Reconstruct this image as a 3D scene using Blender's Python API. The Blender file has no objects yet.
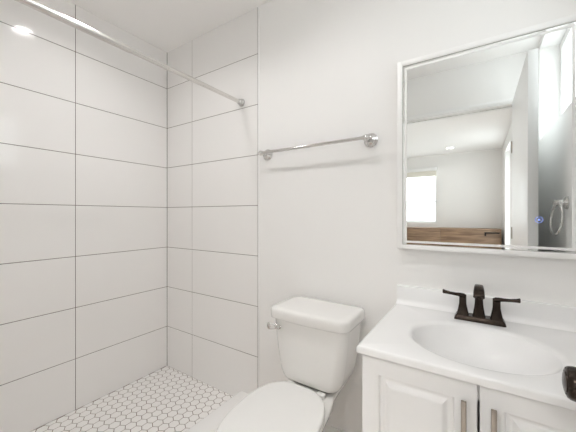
import bpy, bmesh, math, random
from mathutils import Vector, Matrix
random.seed(4)
S = bpy.context.scene
COL = S.collection
PI = math.pi

# ------------------------------------------------------------------ camera, sky, exposure
cam = bpy.data.cameras.new('camera'); cam_o = bpy.data.objects.new('camera', cam); COL.objects.link(cam_o)
cam.sensor_width = 36.0; cam.sensor_fit = 'HORIZONTAL'
cam.lens = 291.31 / 576 * 36.0
cam.shift_y = -(216 - 214.88) / 576
cam.clip_start = 0.02
cam_o.location = (2.0097, -1.3681, 1.161)
cam_o.rotation_euler = (PI/2, 0, math.radians(33.227))
S.camera = cam_o

W = bpy.data.worlds.new('overcast sky'); S.world = W; W.use_nodes = True
bg = W.node_tree.nodes['Background']
bg.inputs['Color'].default_value = (0.99, 0.99, 1.0, 1)
bg.inputs['Strength'].default_value = 2.5

S.view_settings.view_transform = 'Standard'
S.view_settings.look = 'None'
S.view_settings.exposure = 0.63
S.view_settings.gamma = 1.0
S.view_settings.use_curve_mapping = False
S.cycles.use_denoising = True
S.cycles.max_bounces = 14
S.cycles.diffuse_bounces = 10
S.cycles.glossy_bounces = 8
S.cycles.transparent_max_bounces = 8
S.cycles.sample_clamp_indirect = 6.0
S.cycles.caustics_reflective = False
S.cycles.caustics_refractive = False

LAMP = 97.0          # radiance of the recessed lamp lenses
CEIL = 2.413
DEPTH = 0.038        # how far the lamp lenses sit up in their cans
RX = 2.38            # inner face of the outer (right) wall
FY = -1.56           # bathroom face of the doorway wall

def portal(name, loc, rot, sx, sy):
    l = bpy.data.lights.new(name, 'AREA'); l.shape = 'RECTANGLE'; l.size = sx; l.size_y = sy
    l.cycles.is_portal = True
    o = bpy.data.objects.new(name, l); COL.objects.link(o); o.location = loc; o.rotation_euler = rot
portal('daylight_portal', (2.535, -0.84, 2.0), (0, PI/2, 0), 0.60, 1.20)
portal('daylight_portal', (2.535, -4.30, 1.35), (0, PI/2, 0), 1.70, 0.90)
portal('daylight_portal', (0.70, -5.635, 1.56), (PI/2, 0, 0), 1.14, 1.14)

# ------------------------------------------------------------------ materials
def mat(name, col, rough=0.5, metal=0.0, spec=0.5, coat=0.0, emit=None, estr=0.0, bump=None, var=None):
    m = bpy.data.materials.new(name); m.use_nodes = True
    nt = m.node_tree; b = nt.nodes['Principled BSDF']
    b.inputs['Base Color'].default_value = (*col, 1)
    b.inputs['Roughness'].default_value = rough
    b.inputs['Metallic'].default_value = metal
    b.inputs['Specular IOR Level'].default_value = spec
    b.inputs['Coat Weight'].default_value = coat
    b.inputs['Coat Roughness'].default_value = 0.05
    if emit:
        b.inputs['Emission Color'].default_value = (*emit, 1)
        b.inputs['Emission Strength'].default_value = estr
    if bump or var:
        tc = nt.nodes.new('ShaderNodeTexCoord')
        n = nt.nodes.new('ShaderNodeTexNoise'); n.inputs['Scale'].default_value = (bump or var)[0]
        n.inputs['Detail'].default_value = 4
        nt.links.new(tc.outputs['Object'], n.inputs['Vector'])
        if bump:
            bp = nt.nodes.new('ShaderNodeBump'); bp.inputs['Strength'].default_value = bump[1]
            bp.inputs['Distance'].default_value = 0.002
            nt.links.new(n.outputs['Fac'], bp.inputs['Height'])
            nt.links.new(bp.outputs['Normal'], b.inputs['Normal'])
        if var:
            mx = nt.nodes.new('ShaderNodeMix'); mx.data_type = 'RGBA'
            mx.inputs['A'].default_value = (*[c*(1-var[1]) for c in col], 1)
            mx.inputs['B'].default_value = (*[min(1, c*(1+var[1])) for c in col], 1)
            nt.links.new(n.outputs['Fac'], mx.inputs['Factor'])
            nt.links.new(mx.outputs['Result'], b.inputs['Base Color'])
    return m

def wood_mat(name, c1, c2, axis='X', planks=None, rough=0.45):
    m = bpy.data.materials.new(name); m.use_nodes = True
    nt = m.node_tree; b = nt.nodes['Principled BSDF']; L = nt.links
    tc = nt.nodes.new('ShaderNodeTexCoord'); mp = nt.nodes.new('ShaderNodeMapping')
    sc = {'X': (1.2, 14, 14), 'Y': (14, 1.2, 14), 'Z': (14, 14, 1.2)}[axis]
    mp.inputs['Scale'].default_value = sc
    L.new(tc.outputs['Object'], mp.inputs['Vector'])
    n = nt.nodes.new('ShaderNodeTexNoise'); n.inputs['Scale'].default_value = 2.5; n.inputs['Detail'].default_value = 8
    n.inputs['Distortion'].default_value = 0.6
    L.new(mp.outputs['Vector'], n.inputs['Vector'])
    r = nt.nodes.new('ShaderNodeValToRGB')
    r.color_ramp.elements[0].position = 0.3; r.color_ramp.elements[0].color = (*c1, 1)
    r.color_ramp.elements[1].position = 0.7; r.color_ramp.elements[1].color = (*c2, 1)
    L.new(n.outputs['Fac'], r.inputs['Fac'])
    out = r.outputs['Color']
    if planks:
        br = nt.nodes.new('ShaderNodeTexBrick')
        m2 = nt.nodes.new('ShaderNodeMapping'); m2.inputs['Rotation'].default_value = (0, 0, PI/2)
        L.new(tc.outputs['Object'], m2.inputs['Vector']); L.new(m2.outputs['Vector'], br.inputs['Vector'])
        br.inputs['Scale'].default_value = 1.0
        br.inputs['Brick Width'].default_value = 1.2; br.inputs['Row Height'].default_value = 0.18
        br.inputs['Mortar Size'].default_value = 0.0015
        br.inputs['Color1'].default_value = (1, 1, 1, 1); br.inputs['Color2'].default_value = (0.82, 0.82, 0.82, 1)
        br.inputs['Mortar'].default_value = (0.35, 0.33, 0.3, 1)
        mx = nt.nodes.new('ShaderNodeMix'); mx.data_type = 'RGBA'; mx.blend_type = 'MULTIPLY'
        mx.inputs['Factor'].default_value = 1
        L.new(out, mx.inputs['A']); L.new(br.outputs['Color'], mx.inputs['B']); out = mx.outputs['Result']
    L.new(out, b.inputs['Base Color'])
    b.inputs['Roughness'].default_value = rough
    return m

def glass_mat(name, tint=(0.94, 0.97, 0.97)):
    m = bpy.data.materials.new(name); m.use_nodes = True
    nt = m.node_tree; nt.nodes.clear()
    o = nt.nodes.new('ShaderNodeOutputMaterial'); mx = nt.nodes.new('ShaderNodeMixShader')
    t = nt.nodes.new('ShaderNodeBsdfTransparent'); g = nt.nodes.new('ShaderNodeBsdfGlossy')
    t.inputs['Color'].default_value = (*tint, 1)
    g.inputs['Roughness'].default_value = 0.02
    mx.inputs['Fac'].default_value = 0.06
    nt.links.new(t.outputs[0], mx.inputs[1]); nt.links.new(g.outputs[0], mx.inputs[2]); nt.links.new(mx.outputs[0], o.inputs[0])
    return m

M_PAINT = mat('white wall paint', (0.87, 0.862, 0.85), 0.55, spec=0.3, bump=(120, 0.05))
M_CEIL = mat('white ceiling paint', (0.91, 0.90, 0.89), 0.8, spec=0.2)
M_TRIM = mat('white trim paint', (0.87, 0.87, 0.865), 0.35)
M_TILE = mat('glazed white wall tile', (0.86, 0.848, 0.836), 0.06, spec=0.5, var=(1.3, 0.012))
M_GROUT = mat('grey grout', (0.17, 0.145, 0.125), 0.9, spec=0.1)
M_HEX = mat('white hexagon floor tile', (0.88, 0.865, 0.85), 0.22)
M_HGROUT = mat('brown grey floor grout', (0.25, 0.205, 0.175), 0.9, spec=0.1)
M_CURB = mat('white solid surface curb', (0.87, 0.865, 0.855), 0.25)
M_CERAMIC = mat('white vitreous china', (0.82, 0.81, 0.79), 0.08, coat=0.3)
M_SEAT = mat('white toilet seat plastic', (0.83, 0.825, 0.81), 0.22)
M_MARBLE = mat('white cultured marble', (0.865, 0.863, 0.86), 0.24, coat=0.1)
M_CAB = mat('white cabinet thermofoil', (0.88, 0.877, 0.874), 0.35)
M_CHROME = mat('polished chrome', (0.66, 0.65, 0.64), 0.08, metal=1.0)
M_ROD = mat('satin steel rod', (0.74, 0.72, 0.70), 0.22, metal=1.0)
M_NICKEL = mat('brushed nickel', (0.40, 0.355, 0.315), 0.30, metal=1.0, bump=(300, 0.1))
M_BRONZE = mat('oil rubbed bronze', (0.036, 0.026, 0.020), 0.24, metal=0.8, spec=0.5, var=(40, 0.45))
M_MIRROR = mat('silvered mirror glass', (0.93, 0.945, 0.94), 0.0, metal=1.0)
M_FROST = mat('frosted strip on mirror', (0.88, 0.88, 0.87), 0.5)
M_MFRAME = mat('white mirror casing', (0.89, 0.885, 0.875), 0.3)
M_MEDGE = mat('grey polished mirror edge', (0.42, 0.42, 0.40), 0.3)
M_BTN = mat('blue lit touch symbol', (0.2, 0.3, 0.8), 0.4, emit=(0.25, 0.36, 1.0), estr=0.55)
M_LENS = mat('lit lamp lens', (0.9, 0.9, 0.9), 0.4, emit=(1.0, 0.985, 0.975), estr=LAMP)
M_LENS_FILL = mat('boosted fill lamp lens', (0.9, 0.9, 0.9), 0.4, emit=(1.0, 0.985, 0.97), estr=LAMP*3.4)  # stronger emission for the unseen lamps added outside the doorway
M_LENS_FAR = mat('dimmed lit lamp lens', (0.9, 0.9, 0.9), 0.4, emit=(1.0, 0.985, 0.97), estr=LAMP*0.38)
M_GLASS = glass_mat('window glass')
M_OBSCURE = glass_mat('tinted obscure window glass', (0.90, 0.93, 0.93))
M_SHADE = mat('cream roller shade fabric', (0.86, 0.835, 0.75), 0.8)
M_DARK = mat('dark bronze bracket', (0.03, 0.025, 0.022), 0.4, metal=0.5)
M_PLANK = wood_mat('brown vinyl plank floor', (0.56, 0.48, 0.42), (0.72, 0.64, 0.57), 'Y', planks=True)
M_CARPET = mat('pale carpet', (0.80, 0.785, 0.76), 0.95, spec=0.05, bump=(400, 0.6))
M_WALNUT = wood_mat('walnut furniture panel', (0.15, 0.088, 0.052), (0.34, 0.225, 0.14), 'X')
M_RUB = mat('black rubber', (0.02, 0.02, 0.02), 0.7)

# ------------------------------------------------------------------ mesh helpers
def BM(): return bmesh.new()

def box(bm, x0, x1, y0, y1, z0, z1, bev=0.0, seg=2, mi=0, rot=None):
    r = bmesh.ops.create_cube(bm, size=1.0)
    vs = r['verts']
    c = Vector(((x0+x1)/2, (y0+y1)/2, (z0+z1)/2))
    for v in vs:
        v.co = Vector((v.co.x*(x1-x0), v.co.y*(y1-y0), v.co.z*(z1-z0)))
        if rot: v.co = rot @ v.co
        v.co += c
    fs = list({f for v in vs for f in v.link_faces})
    for f in fs: f.material_index = mi
    if bev > 0:
        es = list({e for f in fs for e in f.edges})
        g = bmesh.ops.bevel(bm, geom=es, offset=bev, segments=seg, profile=0.5, affect='EDGES')
        for f in g['faces']: f.material_index = mi
    return vs

def frame_axes(d):
    d = Vector(d).normalized()
    a = Vector((0, 0, 1)) if abs(d.z) < 0.9 else Vector((1, 0, 0))
    u = d.cross(a).normalized(); v = d.cross(u).normalized()
    return d, u, v

def loft(bm, rings, cap0=True, cap1=True, mi=0, closed=False):
    R = [[bm.verts.new(p) for p in ring] for ring in rings]
    n = len(R[0]); F = []
    pairs = list(zip(R, R[1:])) + ([(R[-1], R[0])] if closed else [])
    for a, b in pairs:
        for i in range(n):
            j = (i+1) % n
            F.append(bm.faces.new((a[i], a[j], b[j], b[i])))
    if not closed:
        if cap0: F.append(bm.faces.new(list(reversed(R[0]))))
        if cap1: F.append(bm.faces.new(R[-1]))
    for f in F: f.material_index = mi
    return R

def lathe(bm, org, d, prof, n=32, mi=0):
    """prof: (distance along d, radius)"""
    d, u, v = frame_axes(d); org = Vector(org)
    rings = []
    for t, r in prof:
        rr = max(r, 1e-4)
        rings.append([org + d*t + (u*math.cos(2*PI*k/n) + v*math.sin(2*PI*k/n))*rr for k in range(n)])
    loft(bm, rings, mi=mi)

def tube(bm, pts, rad, n=14, mi=0, closed=False):
    pts = [Vector(p) for p in pts]; m = len(pts); rings = []
    if not hasattr(rad, '__len__'): rad = [rad]*m
    ref = None
    for i, p in enumerate(pts):
        if closed: t = pts[(i+1) % m] - pts[i-1]
        else: t = pts[min(i+1, m-1)] - pts[max(i-1, 0)]
        t.normalize()
        if ref is None: _, ref, _ = frame_axes(t)
        u = (ref - t*ref.dot(t)).normalized(); ref = u; v = t.cross(u)
        rings.append([p + (u*math.cos(2*PI*k/n) + v*math.sin(2*PI*k/n))*rad[i] for k in range(n)])
    loft(bm, rings, mi=mi, closed=closed)

def rrect(cx, cy, hx, hy, r, n=6):
    """rounded rectangle outline, counter-clockwise"""
    pts = []
    for sx, sy, a0 in ((1, 1, 0), (-1, 1, PI/2), (-1, -1, PI), (1, -1, 3*PI/2)):
        for k in range(n+1):
            a = a0 + PI/2*k/n
            pts.append((cx + sx*(hx-r) + r*math.cos(a), cy + sy*(hy-r) + r*math.sin(a)))
    return pts

ROOT = {}
def origin_of(p): return Vector(ROOT.get(p.name, (0, 0, 0)))

def obj(name, bm, m, parent=None, smooth=True, angle=38, label=None):
    bmesh.ops.recalc_face_normals(bm, faces=bm.faces[:])
    org = origin_of(parent) if parent else Vector((0, 0, 0))
    if parent:
        bmesh.ops.translate(bm, verts=bm.verts[:], vec=-org)
    if smooth:
        for f in bm.faces: f.smooth = True
        lim = math.radians(angle)
        for e in bm.edges:
            if len(e.link_faces) == 2 and e.calc_face_angle(0) > lim: e.smooth = False
    me = bpy.data.meshes.new(name); bm.to_mesh(me); bm.free()
    for mm in (m if isinstance(m, (list, tuple)) else [m]): me.materials.append(mm)
    o = bpy.data.objects.new(name, me); COL.objects.link(o)
    if parent: o.parent = parent
    ROOT[o.name] = org
    if label: o['label'] = label
    return o

def thing(name, loc, label, cat, group=None):
    o = bpy.data.objects.new(name, None); COL.objects.link(o); o.location = loc
    o.empty_display_size = 0.05
    ROOT[o.name] = Vector(loc)
    o['label'] = label; o['category'] = cat
    if group: o['group'] = group
    return o

def struct(name, bm, m, label, smooth=False, angle=38):
    o = obj(name, bm, m, smooth=smooth, angle=angle); o['kind'] = 'structure'; o['label'] = label
    return o

# ------------------------------------------------------------------ the shell
# floors
b = BM(); box(b, 0.885, 2.53, -1.68, 0.15, -0.12, 0.0)
struct('floor', b, M_PLANK, 'brown plank floor of the bathroom')
b = BM(); box(b, -1.6, 2.53, -5.65, -1.68, -0.12, 0.0)
struct('floor_bedroom', b, M_CARPET, 'pale floor of the room beyond the doorway')

# hexagon mosaic in the shower: vertices point along Y, flat sides face X
b = BM(); box(b, -0.01, 0.72, FY-0.02, 0.01, -0.12, -0.0012, mi=1)
pitch = 0.0535; hr = (pitch-0.0036)/2/math.cos(PI/6)
row = 0
y = 0.01
while y > FY - 0.03:
    x = 0.004 + (pitch/2 if row % 2 else 0)
    while x < 0.73:
        o6 = []; i6 = []
        for k in range(6):
            a = PI/6 + k*PI/3
            o6.append((x+hr*math.cos(a), y+hr*math.sin(a)))
            i6.append((x+(hr-0.0016)*math.cos(a), y+(hr-0.0016)*math.sin(a)))
        cl = lambda p: (min(max(p[0], 0.0005), 0.7155), min(max(p[1], FY), -0.0005))
        o6 = [cl(p) for p in o6]; i6 = [cl(p) for p in i6]
        xs = [p[0] for p in o6]; ys = [p[1] for p in o6]
        if max(xs)-min(xs) > 0.006 and max(ys)-min(ys) > 0.006:
            loft(b, [[(p[0], p[1], -0.0014) for p in o6], [(p[0], p[1], -0.0007) for p in o6], [(p[0], p[1], 0.0) for p in i6]], cap0=False)
        x += pitch
    y -= pitch*math.sqrt(3)/2; row += 1
bmesh.ops.remove_doubles(b, verts=b.verts[:], dist=1e-6)
struct('floor_shower', b, [M_HEX, M_HGROUT], 'white hexagon mosaic floor of the shower')

# ceiling, with round openings for the recessed lamps
LAMPS = [(0.595, -0.695), (1.38, -0.695), (1.56, -4.90), (1.38, -2.60), (2.05, -2.60), (-0.60, -3.60)]  # entries after the far-room lamp are unseen, added as fill
HOLE = 0.0645
def ceiling_slab(b, x0, x1, y0, y1, holes):
    q = 0.12; xs = x0
    if len({h[1] for h in holes}) > 1:
        ym = sum(h[1] for h in holes)/len(holes)
        ceiling_slab(b, x0, x1, y0, ym, [h for h in holes if h[1] < ym]); ceiling_slab(b, x0, x1, ym, y1, [h for h in holes if h[1] > ym]); return
    for hx, hy in sorted(holes):
        box(b, xs, hx-q, y0, y1, CEIL, CEIL+0.12); xs = hx+q
        box(b, hx-q, hx+q, y0, hy-q, CEIL, CEIL+0.12); box(b, hx-q, hx+q, hy+q, y1, CEIL, CEIL+0.12)
        n = 40; sq = []; ci = []
        for k in range(n):
            a_ = 2*PI*(k+0.5)/n; c_, s_ = math.cos(a_), math.sin(a_); m_ = max(abs(c_), abs(s_))
            if k % 10 == 4: a2 = PI/4 + (k//10)*PI/2; c2, s2 = math.cos(a2), math.sin(a2); sq.append((hx+math.copysign(q, c2), hy+math.copysign(q, s2)))
            else: sq.append((hx+q*c_/m_, hy+q*s_/m_))
            ci.append((hx+HOLE*c_, hy+HOLE*s_))
        loft(b, [[(x, y, CEIL+0.12) for x, y in ci], [(x, y, CEIL) for x, y in ci], [(x, y, CEIL) for x, y in sq], [(x, y, CEIL+0.12) for x, y in sq]], closed=True)
    box(b, xs, x1, y0, y1, CEIL, CEIL+0.12)
b = BM(); ceiling_slab(b, -0.15, 2.53, FY-0.12, 0.15, LAMPS[:2])
struct('ceiling', b, M_CEIL, 'white bathroom ceiling')
b = BM(); ceiling_slab(b, -1.6, 2.53, -5.65, FY-0.12, LAMPS[2:])
struct('ceiling_bedroom', b, M_CEIL, 'white ceiling of the room beyond the doorway')

# tile field: boxes with a fine chamfer, each very slightly out of plane like hand-set tile
def tile_field(b, axis, spans, zs, plane, into):
    """axis 'x': tiles lie along x on the plane y=plane ; axis 'y': along y on x=plane. into = direction of the room"""
    g = 0.0016; th = 0.008
    for (s0, s1) in spans:
        for (z0, z1) in zs:
            t0 = random.uniform(-1, 1)*0.0004; t1 = random.uniform(-1, 1)*0.0006
            a0, a1, c0, c1 = s0+g, s1-g, z0+g, z1-g
            ch = 0.0010
            def P(s, z, d):
                d = d + t0*((s-s0)/(s1-s0)-0.5) + t1*((z-z0)/(z1-z0)-0.5)
                return (s, plane+into*d, z) if axis == 'x' else (plane+into*d, s, z)
            base = [P(a0, c0, -th), P(a1, c0, -th), P(a1, c1, -th), P(a0, c1, -th)]
            mid = [P(a0, c0, -ch), P(a1, c0, -ch), P(a1, c1, -ch), P(a0, c1, -ch)]
            top = [P(a0+ch, c0+ch, 0), P(a1-ch, c0+ch, 0), P(a1-ch, c1-ch, 0), P(a0+ch, c1-ch, 0)]
            loft(b, [base, mid, top], cap0=False, mi=0)

ZS = [(-0.002, 0.303)] + [(0.303+0.305*k, 0.303+0.305*(k+1)) for k in range(6)] + [(2.133, CEIL+0.0016)]
b = BM(); box(b, -0.15, -0.0016, FY-0.12, 0.15, -0.12, CEIL, mi=1)
tile_field(b, 'y', [(-0.61, 0.0), (-1.22, -0.61), (FY, -1.22)], ZS, 0.0, 1)
struct('wall_left', b, [M_TILE, M_GROUT], 'shower side wall of large glossy white tiles with grey joints')

b = BM(); box(b, -0.15, 0.8994, 0.0016, 0.15, -0.12, CEIL, mi=1)
tile_field(b, 'x', [(0.0, 0.2911), (0.2911, 0.8952)], ZS, 0.0, -1)
struct('wall_back_shower', b, [M_TILE, M_GROUT], 'shower end wall of large glossy white tiles with grey joints')

b = BM(); box(b, 0.8994, 2.53, 0.0, 0.15, -0.12, CEIL)
struct('wall_back', b, M_PAINT, 'plain white painted wall behind toilet and vanity')

# tile edging strip
b = BM(); box(b, 0.8995, 0.9080, -0.0035, 0.004, 0.058, CEIL-0.004, 0.0012)
struct('trim_1', b, M_TRIM, 'thin white edging strip beside the shower tiles', True)

# doorway wall: tiled in the shower, painted elsewhere, opening to the next room
DX0, DX1, DZ = 1.40, 2.262, 2.052
b = BM()
box(b, -0.15, 0.897, FY-0.12, FY-0.0016, -0.12, CEIL, mi=1)
n0 = len(b.faces)
tile_field(b, 'x', [(0.0, 0.2911), (0.2911, 0.8965)], ZS, FY, 1)
box(b, 0.897, DX0, FY-0.12, FY, -0.12, CEIL, mi=2)
box(b, DX0, DX1, FY-0.12, FY, DZ, CEIL, mi=2)
box(b, DX1, RX, FY-0.12, FY, -0.12, CEIL, mi=2)
box(b, -1.6, -0.15, FY-0.12, FY, -0.12, CEIL, mi=2)
struct('wall_front', b, [M_TILE, M_GROUT, M_PAINT], 'white wall with the doorway, behind the camera')

# outer wall with its two window openings
W1 = (-1.475, -0.215, 1.700, 2.372)      # y0 y1 z0 z1  high bathroom window
W3 = (-4.76, -3.84, 0.50, 2.22)          # tall window of the bedroom
b = BM(); T = 2.53
def wall_x(y0, y1, z0, z1): box(b, RX, T, y0, y1, z0, z1)
wall_x(W1[1], 0.0, 0, CEIL); wall_x(W1[0], W1[1], 0, W1[2]); wall_x(W1[0], W1[1], W1[3], CEIL)
wall_x(W3[1], W1[0], 0, CEIL); wall_x(W3[0], W3[1], 0, W3[2]); wall_x(W3[0], W3[1], W3[3], CEIL)
wall_x(-5.50, W3[0], 0, CEIL)
struct('wall_right', b, M_PAINT, 'white outer wall with a high recessed window')

W2 = (0.10, 1.277, 0.99, 2.143)          # x0 x1 z0 z1  far bedroom window
b = BM()
def wall_y(x0, x1, z0, z1): box(b, x0, x1, -5.65, -5.50, z0, z1)
wall_y(-1.6, W2[0], 0, CEIL); wall_y(W2[0], W2[1], 0, W2[2]); wall_y(W2[0], W2[1], W2[3], CEIL); wall_y(W2[1], T, 0, CEIL)
struct('wall_bedroom_far', b, M_PAINT, 'white far wall of the room beyond the doorway')
b = BM(); box(b, -1.75, -1.6, -5.65, FY, -0.12, CEIL)
struct('wall_bedroom_left', b, M_PAINT, 'white side wall of the room beyond the doorway')

# shower curb with a sloped inner flank
b = BM()
prof = [(0.700, -0.002), (0.706, 0.006), (0.752, 0.050), (0.760, 0.0565), (0.770, 0.059), (0.868, 0.060), (0.880, 0.057), (0.884, 0.050), (0.885, -0.01), (0.70, -0.01)]
loft(b, [[(x, FY+0.001, z) for x, z in prof], [(x, -0.0005, z) for x, z in prof]])
struct('trim_2', b, M_CURB, 'low white shower curb', True, 25)

# baseboards
b = BM(); box(b, 0.9085, 1.7145, -0.013, 0.0, 0.0, 0.085, 0.003)
struct('baseboard_back', b, M_TRIM, 'white baseboard behind the toilet', True)
b = BM(); box(b, RX-0.013, RX, -1.40, -0.56, 0.0, 0.085, 0.003)
struct('baseboard_right', b, M_TRIM, 'white baseboard below the towel ring', True)

# door frame (jambs with narrow faces on both sides and a stop)
b = BM()
JT = 0.020
for x0, x1 in ((DX0, DX0+JT), (DX1-JT, DX1)):
    box(b, x0, x1, FY-0.126, FY+0.006, 0, DZ-JT, 0.0015)
box(b, DX0, DX1, FY-0.126, FY+0.006, DZ-JT, DZ, 0.0015)
for yy0, yy1 in ((FY, FY+0.010), (FY-0.130, FY-0.12)):
    box(b, DX0-0.022, DX0+0.006, yy0, yy1, 0, DZ+0.022, 0.002)
    box(b, DX1-0.006, DX1+0.022, yy0, yy1, 0, DZ+0.022, 0.002)
    box(b, DX0-0.022, DX1+0.022, yy0, yy1, DZ-0.006, DZ+0.022, 0.002)
box(b, DX0+JT, DX0+JT+0.010, FY-0.085, FY-0.05, 0, DZ-JT, 0.001)
box(b, DX1-JT-0.010, DX1-JT, FY-0.085, FY-0.05, 0, DZ-JT, 0.001)
box(b, DX0+JT, DX1-JT, FY-0.085, FY-0.05, DZ-JT-0.010, DZ-JT, 0.001)
struct('trim_3', b, M_TRIM, 'narrow white door frame around the doorway', True)

# door, opened flat against the outer wall
HX, HY = 2.250, FY+0.016
d = thing('door_1', (HX, HY, 0), 'white flat door standing open along the outer wall', 'door'); d['kind'] = 'structure'
FREE = -0.690
b = BM(); box(b, 2.228, 2.272, HY, FREE, 0.012, 2.040, 0.0015); obj('door_slab', b, M_TRIM, d)
KY, KZ = -0.650, 0.858
for sgn, nm in ((-1, 'door_knob'), (1, 'door_knob')):
    x0 = 2.228 if sgn < 0 else 2.272
    L = 0.090 if sgn < 0 else 0.075
    b = BM()
    lathe(b, (x0, KY, KZ), (sgn, 0, 0), [(0.006, 0.012), (L-0.048, 0.0115), (L-0.044, 0.016), (L-0.036, 0.0245), (L-0.026, 0.0288), (L-0.014, 0.0292),
          (L-0.008, 0.0280), (L-0.0045, 0.0255), (L-0.003, 0.0215), (L-0.0045, 0.0195), (L-0.0015, 0.0175), (L, 0.010), (L+0.0005, 0.0)], 40)
    k = obj(nm, b, M_BRONZE, d, label='dark bronze door knob')
    b = BM(); lathe(b, (x0, KY, KZ), (sgn, 0, 0), [(-0.002, 0.031), (0.004, 0.031), (0.007, 0.028), (0.0085, 0.013)], 36)
    obj('knob_rosette', b, M_BRONZE, k)
b = BM(); box(b, 2.2385, 2.2615, FREE-0.0012, FREE+0.001, KZ-0.028, KZ+0.028, 0.0005); obj('latch_plate', b, M_BRONZE, d)
for hz in (0.25, 1.02, 1.69):
    b = BM()
    tube(b, [(2.226, HY-0.007, hz-0.045), (2.226, HY-0.007, hz+0.045)], 0.0055)
    box(b, 2.228, 2.262, HY-0.0015, HY+0.0005, hz-0.044, hz+0.044)
    obj('hinge', b, M_NICKEL, d)

# windows ----------------------------------------------------------
def win_x(name, y0, y1, z0, z1, xf, fw, label, bar=None):
    b = BM(); dp = 0.035
    box(b, xf, xf+dp, y0, y0+fw, z0, z1, 0.003); box(b, xf, xf+dp, y1-fw, y1, z0, z1, 0.003)
    box(b, xf, xf+dp, y0+fw, y1-fw, z0, z0+fw, 0.003); box(b, xf, xf+dp, y0+fw, y1-fw, z1-fw, z1, 0.003)
    o = struct(name, b, M_TRIM, label, True)
    if bar:
        b = BM(); box(b, xf+0.006, xf+dp-0.004, bar-0.018, bar+0.018, z0+fw, z1-fw, 0.003); obj('mullion', b, M_TRIM, o)
    b = BM(); box(b, xf+0.014, xf+0.020, y0+fw-0.004, y1-fw+0.004, z0+fw-0.004, z1-fw+0.004); obj('pane', b, M_OBSCURE if name == 'window_1' else M_GLASS, o, smooth=False)
    return o
win_x('window_1', W1[0], W1[1], W1[2], W1[3], 2.492, 0.045, 'high white framed window in the recess above the door', bar=-0.62)
win_x('window_3', W3[0], W3[1], W3[2], W3[3], 2.462, 0.045, 'tall bright window on the side of the room beyond the doorway')
b = BM(); yf0, yf1, fw = -5.62, -5.585, 0.04
box(b, W2[0], W2[0]+fw, yf0, yf1, W2[2], W2[3], 0.003); box(b, W2[1]-fw, W2[1], yf0, yf1, W2[2], W2[3], 0.003)
box(b, W2[0]+fw, W2[1]-fw, yf0, yf1, W2[2], W2[2]+fw, 0.003); box(b, W2[0]+fw, W2[1]-fw, yf0, yf1, W2[3]-fw, W2[3], 0.003)
box(b, W2[0]+fw, W2[1]-fw, yf0+0.006, yf1-0.006, 1.44, 1.465, 0.003)
w2 = struct('window_2', b, M_TRIM, 'bright window in the far wall of the room beyond the doorway', True)
b = BM(); box(b, W2[0]+fw-0.004, W2[1]-fw+0.004, yf0+0.015, yf0+0.020, W2[2]+fw-0.004, W2[3]-fw+0.004); obj('pane', b, M_GLASS, w2, smooth=False)

# ------------------------------------------------------------------ ceiling lamps, including unseen ones added for fill
def downlight(x, y, label, src=None, lens=None):
    if src:
        r = src.copy(); COL.objects.link(r); r.location = (x, y, CEIL); r['label'] = label
        for ch in src.children:
            c = ch.copy(); COL.objects.link(c); c.parent = r
            if lens and c.name.startswith('lens'):
                c.data = c.data.copy(); c.data.materials[0] = lens
        return r
    t = thing('recessed_ceiling_light', (x, y, CEIL), label, 'ceiling light', 'recessed ceiling lights')
    b = BM(); n = 40
    prof = [(0.0635, DEPTH), (0.0635, 0.0), (0.0630, -0.002), (0.067, -0.006), (0.080, -0.007), (0.088, -0.004), (0.089, -0.0002)]
    rings = [[(x+r*math.cos(2*PI*(k+0.5)/n), y+r*math.sin(2*PI*(k+0.5)/n), CEIL+z) for k in range(n)] for r, z in prof]
    loft(b, rings, cap0=False, cap1=False)
    obj('trim_ring', b, M_TRIM, t)
    b = BM()
    lathe(b, (x, y, CEIL+DEPTH), (0, 0, -1), [(0, 0.0632), (0.002, 0.0632), (0.0035, 0.05), (0.004, 0.0)], n)
    obj('lens', b, M_LENS, t)
    return t
dl = downlight(*LAMPS[0], 'round recessed ceiling lamp over the shower, mirrored in the left tiles')
downlight(*LAMPS[1], 'round recessed ceiling lamp above the toilet', dl)
downlight(*LAMPS[2], 'round recessed ceiling lamp of the far room, seen in the mirror', dl, M_LENS_FAR)
downlight(*LAMPS[3], 'unseen recessed fill lamp added just outside the doorway, left of its middle', dl, M_LENS_FILL)  # added out of the mirror's view to brighten the lower bathroom
downlight(*LAMPS[4], 'unseen recessed fill lamp added just outside the doorway, nearest the outer wall', dl, M_LENS_FILL)  # its added partner, also unseen, filling through the doorway
downlight(*LAMPS[5], 'unseen recessed fill lamp added at the far left side of the next room', dl, M_LENS_FAR)  # no lamp known here; added for more light in the next room

# ------------------------------------------------------------------ shower rod
t = thing('shower_curtain_rod', (0.769, 0, 1.862), 'straight satin steel curtain rod across the top of the shower', 'curtain rod')
b = BM(); tube(b, [(0.769, FY+0.004, 1.862), (0.769, -0.70, 1.862)], 0.0135, 24); obj('outer_tube', b, M_ROD, t)
b = BM(); tube(b, [(0.769, -0.74, 1.862), (0.769, -0.006, 1.862)], 0.0115, 24); obj('inner_tube', b, M_ROD, t)
for y0, s in ((-0.001, -1), (FY+0.001, 1)):
    b = BM()
    lathe(b, (0.769, y0, 1.862), (0, s, 0), [(0, 0.024), (0.004, 0.024), (0.009, 0.022), (0.012, 0.017), (0.026, 0.0165), (0.030, 0.0145), (0.032, 0.0125)], 28)
    obj('end_flange', b, M_CHROME, t, label='chrome end flange')

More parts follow.
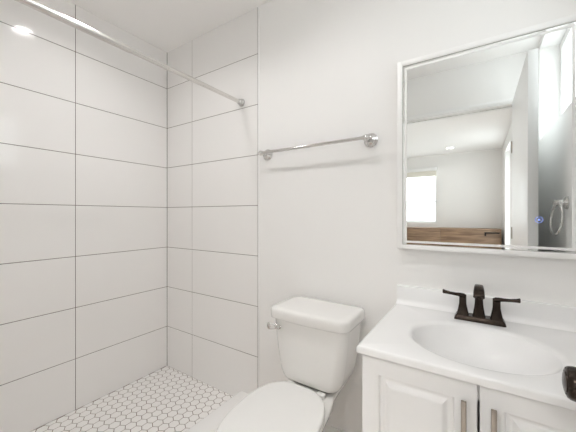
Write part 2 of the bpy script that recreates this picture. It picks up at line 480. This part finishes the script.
# ------------------------------------------------------------------ towel bar
tz = 1.513
t = thing('towel_bar', (1.278, 0, tz), 'long chrome towel bar on the white wall above the toilet', 'towel bar')
b = BM(); tube(b, [(0.972, -0.065, tz), (1.583, -0.065, tz)], 0.0080, 20); obj('bar', b, M_CHROME, t)
for px in (0.972, 1.583):
    b = BM()
    lathe(b, (px, 0, tz), (0, -1, 0), [(0, 0.033), (0.004, 0.033), (0.0065, 0.030), (0.009, 0.0295), (0.012, 0.026), (0.015, 0.0255), (0.019, 0.018), (0.024, 0.0125), (0.046, 0.0105), (0.052, 0.0125), (0.062, 0.0145), (0.071, 0.0135), (0.078, 0.008), (0.080, 0.0)], 36)
    obj('post', b, M_CHROME, t)
    b = BM(); s = -1 if px < 1.2 else 1
    lathe(b, (px-s*0.018, -0.065, tz), (s, 0, 0), [(0, 0.0085), (0.002, 0.0115), (0.006, 0.0115), (0.010, 0.0095), (0.030, 0.0095), (0.033, 0.0075), (0.038, 0.0080), (0.043, 0.0055), (0.045, 0.0)], 24)
    obj('finial', b, M_CHROME, t)

# ------------------------------------------------------------------ towel ring (seen in the mirror)
ry, rz = -0.665, 1.222
t = thing('towel_ring', (RX, ry, rz), 'chrome towel ring on the right wall, seen in the mirror', 'towel ring')
b = BM()
lathe(b, (RX, ry, rz), (-1, 0, 0), [(0, 0.034), (0.004, 0.034), (0.0065, 0.030), (0.009, 0.0295), (0.012, 0.026), (0.018, 0.017), (0.030, 0.0135), (0.038, 0.0145), (0.048, 0.0145), (0.053, 0.009), (0.055, 0)], 32)
obj('post', b, M_CHROME, t)
b = BM(); rr = 0.078
tube(b, [(RX-0.036 + 0.12*rr*math.sin(a) - 0.012*(1-math.cos(a))*0.5, ry+0.004+0.93*rr*math.sin(a), rz-0.004-rr+rr*math.cos(a)) for a in [2*PI*k/56 for k in range(56)]], 0.0062, 12, closed=True)
obj('ring', b, M_CHROME, t)

# ------------------------------------------------------------------ mirror with lit border
mx0, mx1, mz0, mz1 = 1.708, 2.312, 1.012, 1.832
t = thing('wall_mirror', ((mx0+mx1)/2, 0, mz0), 'rectangular wall mirror with white frame and frosted border above the vanity', 'mirror')
F = 0.0225
b = BM()
box(b, mx0, mx0+F, -0.031, -0.0004, mz0, mz1, 0.0025); box(b, mx1-F, mx1, -0.031, -0.0004, mz0, mz1, 0.0025)
box(b, mx0+F-0.002, mx1-F+0.002, -0.031, -0.0004, mz0, mz0+F-0.003, 0.0025); box(b, mx0+F-0.002, mx1-F+0.002, -0.031, -0.0004, mz1-F, mz1, 0.0025)
obj('frame', b, M_MFRAME, t)
b = BM(); box(b, mx0+F, mx1-F, -0.0270, -0.003, mz0+F-0.003, mz1-F); g = obj('mirror_glass', b, M_MIRROR, t, smooth=False)
gx0, gx1, gz0, gz1 = mx0+F, mx1-F, mz0+F-0.003, mz1-F
def band(b, i0, i1, y0, y1):
    box(b, gx0+i0, gx0+i1, y0, y1, gz0+i0, gz1-i0); box(b, gx1-i1, gx1-i0, y0, y1, gz0+i0, gz1-i0)
    box(b, gx0+i1, gx1-i1, y0, y1, gz0+i0, gz0+i1); box(b, gx0+i1, gx1-i1, y0, y1, gz1-i1, gz1-i0)
b = BM(); band(b, 0.0, 0.0022, -0.0282, -0.0268); obj('bevelled_edge', b, M_MEDGE, t, smooth=False)
b = BM(); band(b, 0.0090, 0.0180, -0.0276, -0.0268); obj('frosted_border', b, M_FROST, t, smooth=False)
b = BM(); n = 32; bx, bz = 2.187, 1.144
rings = [[(bx+r*math.cos(2*PI*k/n), yy, bz+r*math.sin(2*PI*k/n)) for k in range(n)] for r, yy in ((0.0095, -0.0268), (0.0095, -0.0275), (0.0108, -0.0275), (0.0108, -0.0268))]
loft(b, rings, closed=True)
lathe(b, (bx, -0.0268, bz), (0, -1, 0), [(0, 0.0035), (0.0007, 0.0035), (0.0008, 0)], 24)
obj('touch_switch', b, M_BTN, t, label='small blue lit touch switch')

# ------------------------------------------------------------------ vanity cabinet
vx0, vx1, vyf = 1.716, 2.302, -0.4955
t = thing('vanity_cabinet', (2.01, 0, 0), 'white two door vanity cabinet under the basin top', 'cabinet')
b = BM()
box(b, vx0, vx0+0.016, vyf, -0.001, 0.0, 0.752, 0.001); box(b, vx1-0.016, vx1, vyf, -0.001, 0.0, 0.752, 0.001)
box(b, vx0+0.016, vx1-0.016, vyf, -0.001, 0.09, 0.106); box(b, vx0+0.016, vx1-0.016, -0.009, -0.001, 0.106, 0.752)
box(b, vx0+0.016, vx1-0.016, vyf+0.05, vyf+0.062, 0.0, 0.09)
box(b, vx0+0.016, vx0+0.045, vyf, vyf+0.018, 0.106, 0.752); box(b, vx1-0.045, vx1-0.016, vyf, vyf+0.018, 0.106, 0.752)
box(b, vx0+0.045, vx1-0.045, vyf, vyf+0.018, 0.695, 0.752)
obj('body', b, M_CAB, t)
def cab_door(x0, x1, z0, z1, hx):
    """raised panel door front: frame, routed groove, bevelled field"""
    yf = vyf - 0.020
    b = BM()
    def ring(i, dy): return [(x0+i, yf+dy, z0+i), (x1-i, yf+dy, z0+i), (x1-i, yf+dy, z1-i), (x0+i, yf+dy, z1-i)]
    loft(b, [ring(0, 0.019), ring(0, 0.0025), ring(0.0008, 0.0008), ring(0.0028, 0.0), ring(0.049, 0.0), ring(0.0500, 0.0030), ring(0.0512, 0.0075), ring(0.0530, 0.0105), ring(0.056, 0.0118), ring(0.063, 0.0118),
             ring(0.0655, 0.0108), ring(0.0700, 0.0068), ring(0.0750, 0.0030), ring(0.0800, 0.0008), ring(0.084, 0.0)])
    o = obj('door', b, M_CAB, t, angle=28)
    b = BM()
    zt, zb = 0.710, 0.560
    yb = yf - 0.030
    box(b, hx-0.0058, hx+0.0058, yb-0.0048, yb+0.0048, zb, zt, 0.0012)
    for zz in (zt-0.022, zb+0.022): lathe(b, (hx, yf+0.001, zz), (0, -1, 0), [(0, 0.0048), (0.027, 0.0048)], 16)
    h = obj('pull_handle', b, M_NICKEL, o, label='brushed nickel bar pull')
cab_door(1.7175, 2.0065, 0.115, 0.745, 1.979)
cab_door(2.0115, 2.3005, 0.115, 0.745, 2.039)

# ------------------------------------------------------------------ vanity top with moulded oval basin
CT = 0.774; cx0, cx1, cyf, cyb = 1.705, 2.315, -0.532, -0.0005
t = thing('washbasin', (2.01, 0, 0.7525), 'glossy white one piece vanity top with oval basin and backsplash', 'sink')
ecx, ecy, ea, eb = 2.009, -0.315, 0.192, 0.163
N = 96
def rectp(a, x0, x1, y0, y1):
    dx, dy = math.cos(a)*ea, math.sin(a)*eb
    tt = min([(x1-ecx)/dx if dx > 1e-9 else 1e9, (x0-ecx)/dx if dx < -1e-9 else 1e9, (y1-ecy)/dy if dy > 1e-9 else 1e9, (y0-ecy)/dy if dy < -1e-9 else 1e9])
    return ecx+dx*tt, ecy+dy*tt
angs = [2*PI*k/N for k in range(N)]
for cxx, cyy in ((cx0, cyf), (cx1, cyf), (cx0, cyb), (cx1, cyb)):
    ca = math.atan2((cyy-ecy)/eb, (cxx-ecx)/ea) % (2*PI)
    i = min(range(N), key=lambda k: abs((angs[k]-ca+PI) % (2*PI)-PI)); angs[i] = ca
b = BM()
rings = []
def rr_(inset, z):
    return [(*rectp(a, cx0+inset, cx1-inset, cyf+inset, cyb-inset), z) for a in angs]
rings += [rr_(0.012, CT-0.0215), rr_(0.0, CT-0.0215), rr_(0.0, CT-0.007), rr_(0.0009, CT-0.0035), rr_(0.0032, CT-0.0010), rr_(0.007, CT)]
def ell(k, z, dy=0.0): return [(ecx+ea*k*math.cos(a), ecy+dy+eb*k*math.sin(a), z) for a in angs]
rings += [ell(1.12, CT), ell(1.06, CT-0.0003), ell(1.025, CT-0.0014), ell(0.995, CT-0.0038), ell(0.97, CT-0.008)]
top = obj('top_slab', b, M_MARBLE, t) if False else None
loft(b, rings, cap0=False, cap1=False)
obj('slab', b, M_MARBLE, t, angle=50)
b = BM()
br = [ell(0.97, CT-0.008)]
for k in range(1, 13):
    u = k/12
    br.append(ell(0.97*(1-u)**0.55*1.0 if k < 12 else 0.11, CT-0.008-0.095*(1-(1-u)**1.75), 0.03*u))
br[-1] = ell(0.10, CT-0.1035, 0.03)
br.append(ell(0.02, CT-0.104, 0.03))
loft(b, br, cap0=False, cap1=True)
bs = obj('basin', b, M_MARBLE, t, angle=60)
b = BM(); lathe(b, (ecx, ecy+0.03, CT-0.1055), (0, 0, 1), [(0, 0.021), (0.003, 0.021), (0.0042, 0.018), (0.003, 0.014), (0.006, 0.012), (0.007, 0.0)], 28)
obj('drain', b, M_BRONZE, bs, label='dark bronze drain stopper')
b = BM()
pr = [(0.0006, CT-0.001), (-0.046, CT-0.001), (-0.046, CT+0.0002), (-0.034, CT+0.0012), (-0.0265, CT+0.0045), (-0.0225, CT+0.011), (-0.0212, CT+0.020), (-0.0200, CT+0.070), (-0.0188, CT+0.0735), (-0.0160, CT+0.0745), (0.0006, CT+0.0745)]
loft(b, [[(cx0+0.0005, y, z) for y, z in pr], [(cx1-0.0005, y, z) for y, z in pr]])
obj('backsplash', b, M_MARBLE, t, angle=50)

# ------------------------------------------------------------------ faucet
fx, fy, fz = 2.011, -0.095, CT
t = thing('faucet', (fx, fy, fz), 'dark bronze two handle faucet on the vanity top', 'faucet')
b = BM()
loft(b, [[(x, y, fz+0.0002) for x, y in rrect(fx, fy, 0.0785, 0.0275, 0.006)], [(x, y, fz+0.003) for x, y in rrect(fx, fy, 0.0785, 0.0275, 0.006)],
         [(x, y, fz+0.015) for x, y in rrect(fx, fy, 0.0735, 0.0235, 0.006)], [(x, y, fz+0.0175) for x, y in rrect(fx, fy, 0.0715, 0.0215, 0.005)]])
obj('base_plate', b, M_BRONZE, t)
def column(b, cx, cy, prof):
    loft(b, [[(x, y, fz+z) for x, y in rrect(cx, cy, hx, hy, min(hx, hy)*0.55)] for z, hx, hy in prof])
for sx in (-1, 1):
    hx = fx + sx*0.0515
    b = BM()
    column(b, hx, fy, [(0.016, 0.0195, 0.0185), (0.024, 0.0180, 0.0170), (0.040, 0.0145, 0.0140), (0.056, 0.0118, 0.0118), (0.072, 0.0115, 0.0115), (0.080, 0.0115, 0.0115)])
    h = obj('handle', b, M_BRONZE, t)
    b = BM()
    st = []
    for u, zc, hw, th in ((-0.0115, 0.0835, 0.0095, 0.0040), (-0.004, 0.0855, 0.0108, 0.0058), (0.008, 0.0865, 0.0105, 0.0058), (0.022, 0.0872, 0.0095, 0.0046), (0.040, 0.0885, 0.0088, 0.0042), (0.056, 0.0905, 0.0090, 0.0052), (0.0655, 0.0920, 0.0092, 0.0064), (0.0668, 0.0920, 0.0080, 0.0054)):
        x = hx + sx*u; th *= 1.3
        st.append([(x, fy + hw*math.cos(a)*(1 if abs(math.cos(a)) < 0.8 else 1), fz+zc+th*math.sin(a)) for a in [2*PI*k/16+PI/16 for k in range(16)]])
    loft(b, st)
    obj('lever', b, M_BRONZE, h)
b = BM()
column(b, fx-0.001, fy, [(0.016, 0.0205, 0.0200), (0.026, 0.0185, 0.0185), (0.044, 0.0155, 0.0160), (0.062, 0.0132, 0.0145), (0.080, 0.0125, 0.0140), (0.092, 0.0125, 0.0140)])
sp = obj('spout', b, M_BRONZE, t)
# spout arm: rises out of the column and reaches towards the basin, ending in a flared outlet
b = BM(); st = []
path = [((0.004, 0.078), 0.0125, 0.011, 90), ((0.004, 0.098), 0.0130, 0.012, 80), ((-0.004, 0.117), 0.0132, 0.012, 45), ((-0.020, 0.126), 0.0138, 0.0105, 12), ((-0.040, 0.124), 0.0150, 0.0100, -18), ((-0.058, 0.114), 0.0165, 0.0095, -38), ((-0.070, 0.103), 0.0172, 0.0090, -46), ((-0.0715, 0.1015), 0.0155, 0.0075, -46)]
for (dy, z), hw, th, ang in path:
    a_ = math.radians(ang); ty, tz_ = -math.cos(a_), math.sin(a_); ny, nz = math.sin(a_), math.cos(a_)
    st.append([(fx-0.001+u, fy+dy+ny*v, fz+z+nz*v) for u, v in rrect(0, 0, hw, th, th*0.6, 4)])
loft(b, st)
obj('spout_arm', b, M_BRONZE, sp)
b = BM(); lathe(b, (fx-0.001, fy-0.062, fz+0.104), (0, -0.35, -0.94), [(0, 0.0075), (0.010, 0.0075), (0.011, 0.006)], 20); obj('aerator', b, M_BRONZE, sp)
b = BM(); lathe(b, (fx, fy+0.022, fz+0.016), (0, 0, 1), [(0, 0.003), (0.050, 0.003), (0.052, 0.0055), (0.060, 0.0055), (0.062, 0.003)], 16)
obj('lift_rod', b, M_BRONZE, t)

# ------------------------------------------------------------------ toilet
tcx = 1.375
t = thing('toilet', (tcx, -0.40, 0), 'white two piece toilet with closed lid between the shower and the vanity', 'toilet')
NB = 64
def egg(w, y_mid, b_back, b_front, y_cut=None, z=0.0, cx=tcx, pw=2.0):
    pts = []
    for k in range(NB):
        a = 2*PI*k/NB
        s, c = math.sin(a), math.cos(a)
        px = w*math.copysign(abs(c)**(2/pw), c); py = math.copysign(abs(s)**(2/pw), s)*(b_back if s > 0 else b_front)
        y = y_mid + py
        if y_cut is not None: y = min(y, y_cut)
        pts.append((cx+px, y, z))
    return pts
# bowl: rim shelf over a waist and a foot
b = BM()
loft(b, [egg(0.100, -0.34, 0.24, 0.235, -0.12, 0.0, pw=2.4), egg(0.102, -0.34, 0.24, 0.238, -0.12, 0.010, pw=2.4), egg(0.092, -0.34, 0.23, 0.225, -0.125, 0.06, pw=2.3),
         egg(0.080, -0.35, 0.23, 0.225, -0.13, 0.13), egg(0.080, -0.40, 0.26, 0.235, -0.13, 0.20), egg(0.098, -0.46, 0.30, 0.240, -0.12, 0.27), egg(0.124, -0.49, 0.28, 0.240, -0.12, 0.33),
         egg(0.148, -0.505, 0.235, 0.236, -0.10, 0.354), egg(0.160, -0.508, 0.235, 0.236, -0.08, 0.371), egg(0.158, -0.508, 0.235, 0.232, -0.085, 0.3815), egg(0.12, -0.50, 0.19, 0.19, -0.15, 0.3825)])
obj('bowl', b, M_CERAMIC, t)
# deck behind the seat that carries the tank
b = BM()
def deckr(z, i): return [(tcx+sx*max(0.02, w-i), y, z) for sx, w, y in [(-1, 0.112, -0.050), (-1, 0.120, -0.20), (-1, 0.122, -0.235), (-1, 0.145, -0.33), (-1, 0.150, -0.42), (1, 0.160, -0.42), (1, 0.148, -0.33), (1, 0.124, -0.235), (1, 0.120, -0.20), (1, 0.112, -0.050)]]
loft(b, [deckr(0.20, 0.075), deckr(0.30, 0.062), deckr(0.334, 0.034), deckr(0.357, 0.010), deckr(0.367, 0.002), deckr(0.379, 0.0), deckr(0.385, 0.003), deckr(0.3875, 0.008)])
obj('deck', b, M_CERAMIC, t)
# seat ring and lid
YC = -0.272
def seat_out(k, z): return [(x + 0.07*(-0.45-y), y, z) for x, y, z in egg(0.169*k, -0.508, 0.240*k, 0.230*k, YC-(1-k)*0.3, z-0.011, cx=1.377, pw=2.5)]
b = BM()
loft(b, [seat_out(0.985, 0.3945), seat_out(1.0, 0.397), seat_out(1.0, 0.409), seat_out(0.985, 0.412)])
obj('seat', b, M_SEAT, t)
b = BM()
loft(b, [seat_out(0.985, 0.4125), seat_out(0.999, 0.415), seat_out(1.004, 0.420), seat_out(1.0, 0.425), seat_out(0.988, 0.4285), seat_out(0.96, 0.4305), seat_out(0.90, 0.4315), seat_out(0.5, 0.4325), seat_out(0.1, 0.433)])
obj('lid', b, M_SEAT, t)
for sx in (-1, 1):
    b = BM()
    loft(b, [[(x, y, z) for x, y in rrect(tcx+sx*0.076, -0.262, 0.018-i, 0.014-i, 0.006, 5)] for z, i in ((0.386, 0.0), (0.401, 0.0), (0.4045, 0.0015), (0.406, 0.005))])
    obj('hinge_cap', b, M_SEAT, t)
# tank: tapered, rounded at the bottom, bowed front
def tank_ring(z, hw, yb, yfr, r, bow=0.012, n=10, cx=tcx):
    pts = []
    cyy = (yb+yfr)/2; hy = (yb-yfr)/2
    for x, y in rrect(cx, cyy, hw, hy, r, n):
        pts.append((x, y, z))
    out = []
    # subdivide the long front for the bow
    for i, p in enumerate(pts):
        q = pts[(i+1) % len(pts)]; out.append(p)
        if abs(q[0]-p[0]) > hw*0.8:
            for k in range(1, 12):
                u = k/12; out.append((p[0]+(q[0]-p[0])*u, p[1]+(q[1]-p[1])*u, z))
    res = []
    for x, y, zz in out:
        w = max(0.0, (yb-y)/(yb-yfr)); f = max(0.0, 1-((x-cx)/hw)**2)
        res.append((x, y - bow*f*w**3, zz))
    return res
b = BM()
loft(b, [tank_ring(0.4040, 0.122, -0.060, -0.238, 0.03, 0.004), tank_ring(0.4062, 0.128, -0.056, -0.242, 0.034, 0.006), tank_ring(0.4120, 0.1365, -0.051, -0.246, 0.038, 0.008), tank_ring(0.422, 0.1435, -0.048, -0.249, 0.04, 0.009), tank_ring(0.440, 0.151, -0.045, -0.251, 0.042, 0.010),
         tank_ring(0.475, 0.160, -0.042, -0.252, 0.042), tank_ring(0.53, 0.169, -0.040, -0.253, 0.042), tank_ring(0.60, 0.177, -0.038, -0.254, 0.040), tank_ring(0.692, 0.185, -0.036, -0.255, 0.038)])
tank = obj('tank', b, M_CERAMIC, t)
b = BM(); loft(b, [tank_ring(z, 0.108, -0.075, -0.222, 0.03, 0.0) for z in (0.3865, 0.4055)])
obj('tank_gasket', b, M_RUB, t, label='dark gasket under the tank')
b = BM()
loft(b, [tank_ring(z+0.0105, hw-0.0085, yb, yf-0.002, r) for z, hw, yb, yf, r in ((0.6705, 0.201, -0.030, -0.265, 0.034), (0.6725, 0.2042, -0.027, -0.268, 0.037), (0.679, 0.2055, -0.025, -0.270, 0.038), (0.698, 0.2060, -0.0245, -0.2705, 0.038), (0.709, 0.2050, -0.0255, -0.2695, 0.038), (0.7155, 0.2015, -0.029, -0.266, 0.036), (0.7185, 0.195, -0.036, -0.260, 0.034), (0.7197, 0.17, -0.060, -0.235, 0.03), (0.7203, 0.08, -0.11, -0.18, 0.03))])
obj('tank_lid', b, M_CERAMIC, t, angle=60)
# flush lever on the left of the tank front
lx, lz = tcx-0.138, 0.642
b = BM(); lathe(b, (lx, -0.246, lz), (0, -1, 0), [(0, 0.0195), (0.006, 0.0195), (0.0095, 0.016), (0.012, 0.0085), (0.022, 0.0075), (0.030, 0.0085), (0.033, 0.006), (0.034, 0)], 28)
lv = obj('flush_lever', b, M_CHROME, t, label='chrome flush lever')
b = BM(); st = []
for u, hw, th, dy in ((0.012, 0.006, 0.004, 0.0), (0.004, 0.009, 0.0055, 0), (-0.008, 0.010, 0.0050, -0.002), (-0.020, 0.0120, 0.0048, -0.008), (-0.032, 0.0145, 0.0048, -0.014), (-0.042, 0.0145, 0.0048, -0.019), (-0.047, 0.010, 0.003, -0.021)):
    st.append([(lx+u, -0.246-0.024+dy+th*math.cos(a), lz+0.003+1.15*hw*math.sin(a)-(0.10*u if u < 0 else 0)) for a in [2*PI*k/16 for k in range(16)]])
loft(b, st)
obj('lever_arm', b, M_CHROME, lv)
for sx in (-1, 1):
    b = BM(); lathe(b, (tcx+sx*0.112, -0.30, 0.0), (0, 0, 1), [(0, 0.014), (0.010, 0.013), (0.016, 0.009), (0.018, 0.0)], 20)
    obj('bolt_cap', b, M_SEAT, t)

# ------------------------------------------------------------------ the next room, seen in the mirror
t = thing('sideboard', (1.40, -5.25, 0), 'low brown wooden sideboard under the far window, seen in the mirror', 'sideboard')
sx0, sx1, sy0, sy1, sh = 0.50, 2.345, -5.49, -5.03, 0.905
b = BM()
box(b, sx0, sx1, sy0, sy1, sh-0.025, sh, 0.002); box(b, sx0, sx0+0.02, sy0, sy1-0.02, 0.06, sh-0.025); box(b, sx1-0.02, sx1, sy0, sy1-0.02, 0.06, sh-0.025)
box(b, sx0+0.02, sx1-0.02, sy0, sy1-0.02, 0.06, 0.08); box(b, sx0+0.02, sx1-0.02, sy0, sy0+0.01, 0.08, sh-0.025)
box(b, sx0+0.04, sx1-0.04, sy0+0.03, sy1-0.06, 0.0, 0.06)
obj('carcass', b, M_WALNUT, t)
for (dx0, dx1) in ((sx0+0.004, 1.383), (1.387, sx1-0.004)):
    b = BM(); box(b, dx0, dx1, sy1-0.020, sy1, 0.064, sh-0.029, 0.0015)
    dr = obj('front_panel', b, M_WALNUT, t)
    if dx0 > 1:
        b = BM(); zc = 0.838; hx = 2.21
        box(b, hx-0.115, hx+0.105, sy1+0.022, sy1+0.036, zc-0.012, zc+0.012, 0.002)
        box(b, hx-0.115, hx-0.090, sy1-0.001, sy1+0.036, zc-0.055, zc+0.012, 0.002); box(b, hx+0.085, hx+0.105, sy1-0.001, sy1+0.024, zc-0.012, zc+0.012, 0.002)
        obj('pull_handle', b, M_DARK, dr, label='dark metal pull')

t = thing('roller_shade', (0.69, -5.48, 2.15), 'cream roller shade rolled up at the top of the far window, seen in the mirror', 'window shade')
b = BM(); box(b, W2[0]-0.02, W2[1]+0.012, -5.4995, -5.43, 2.085, 2.160, 0.006); obj('cassette', b, M_TRIM, t)
b = BM(); box(b, W2[0]+0.0, W2[1]-0.008, -5.468, -5.465, 1.985, 2.10); obj('shade_fabric', b, M_SHADE, t)
b = BM(); box(b, W2[0]+0.0, W2[1]-0.008, -5.472, -5.461, 1.972, 1.988, 0.003); obj('hem_bar', b, M_SHADE, t)
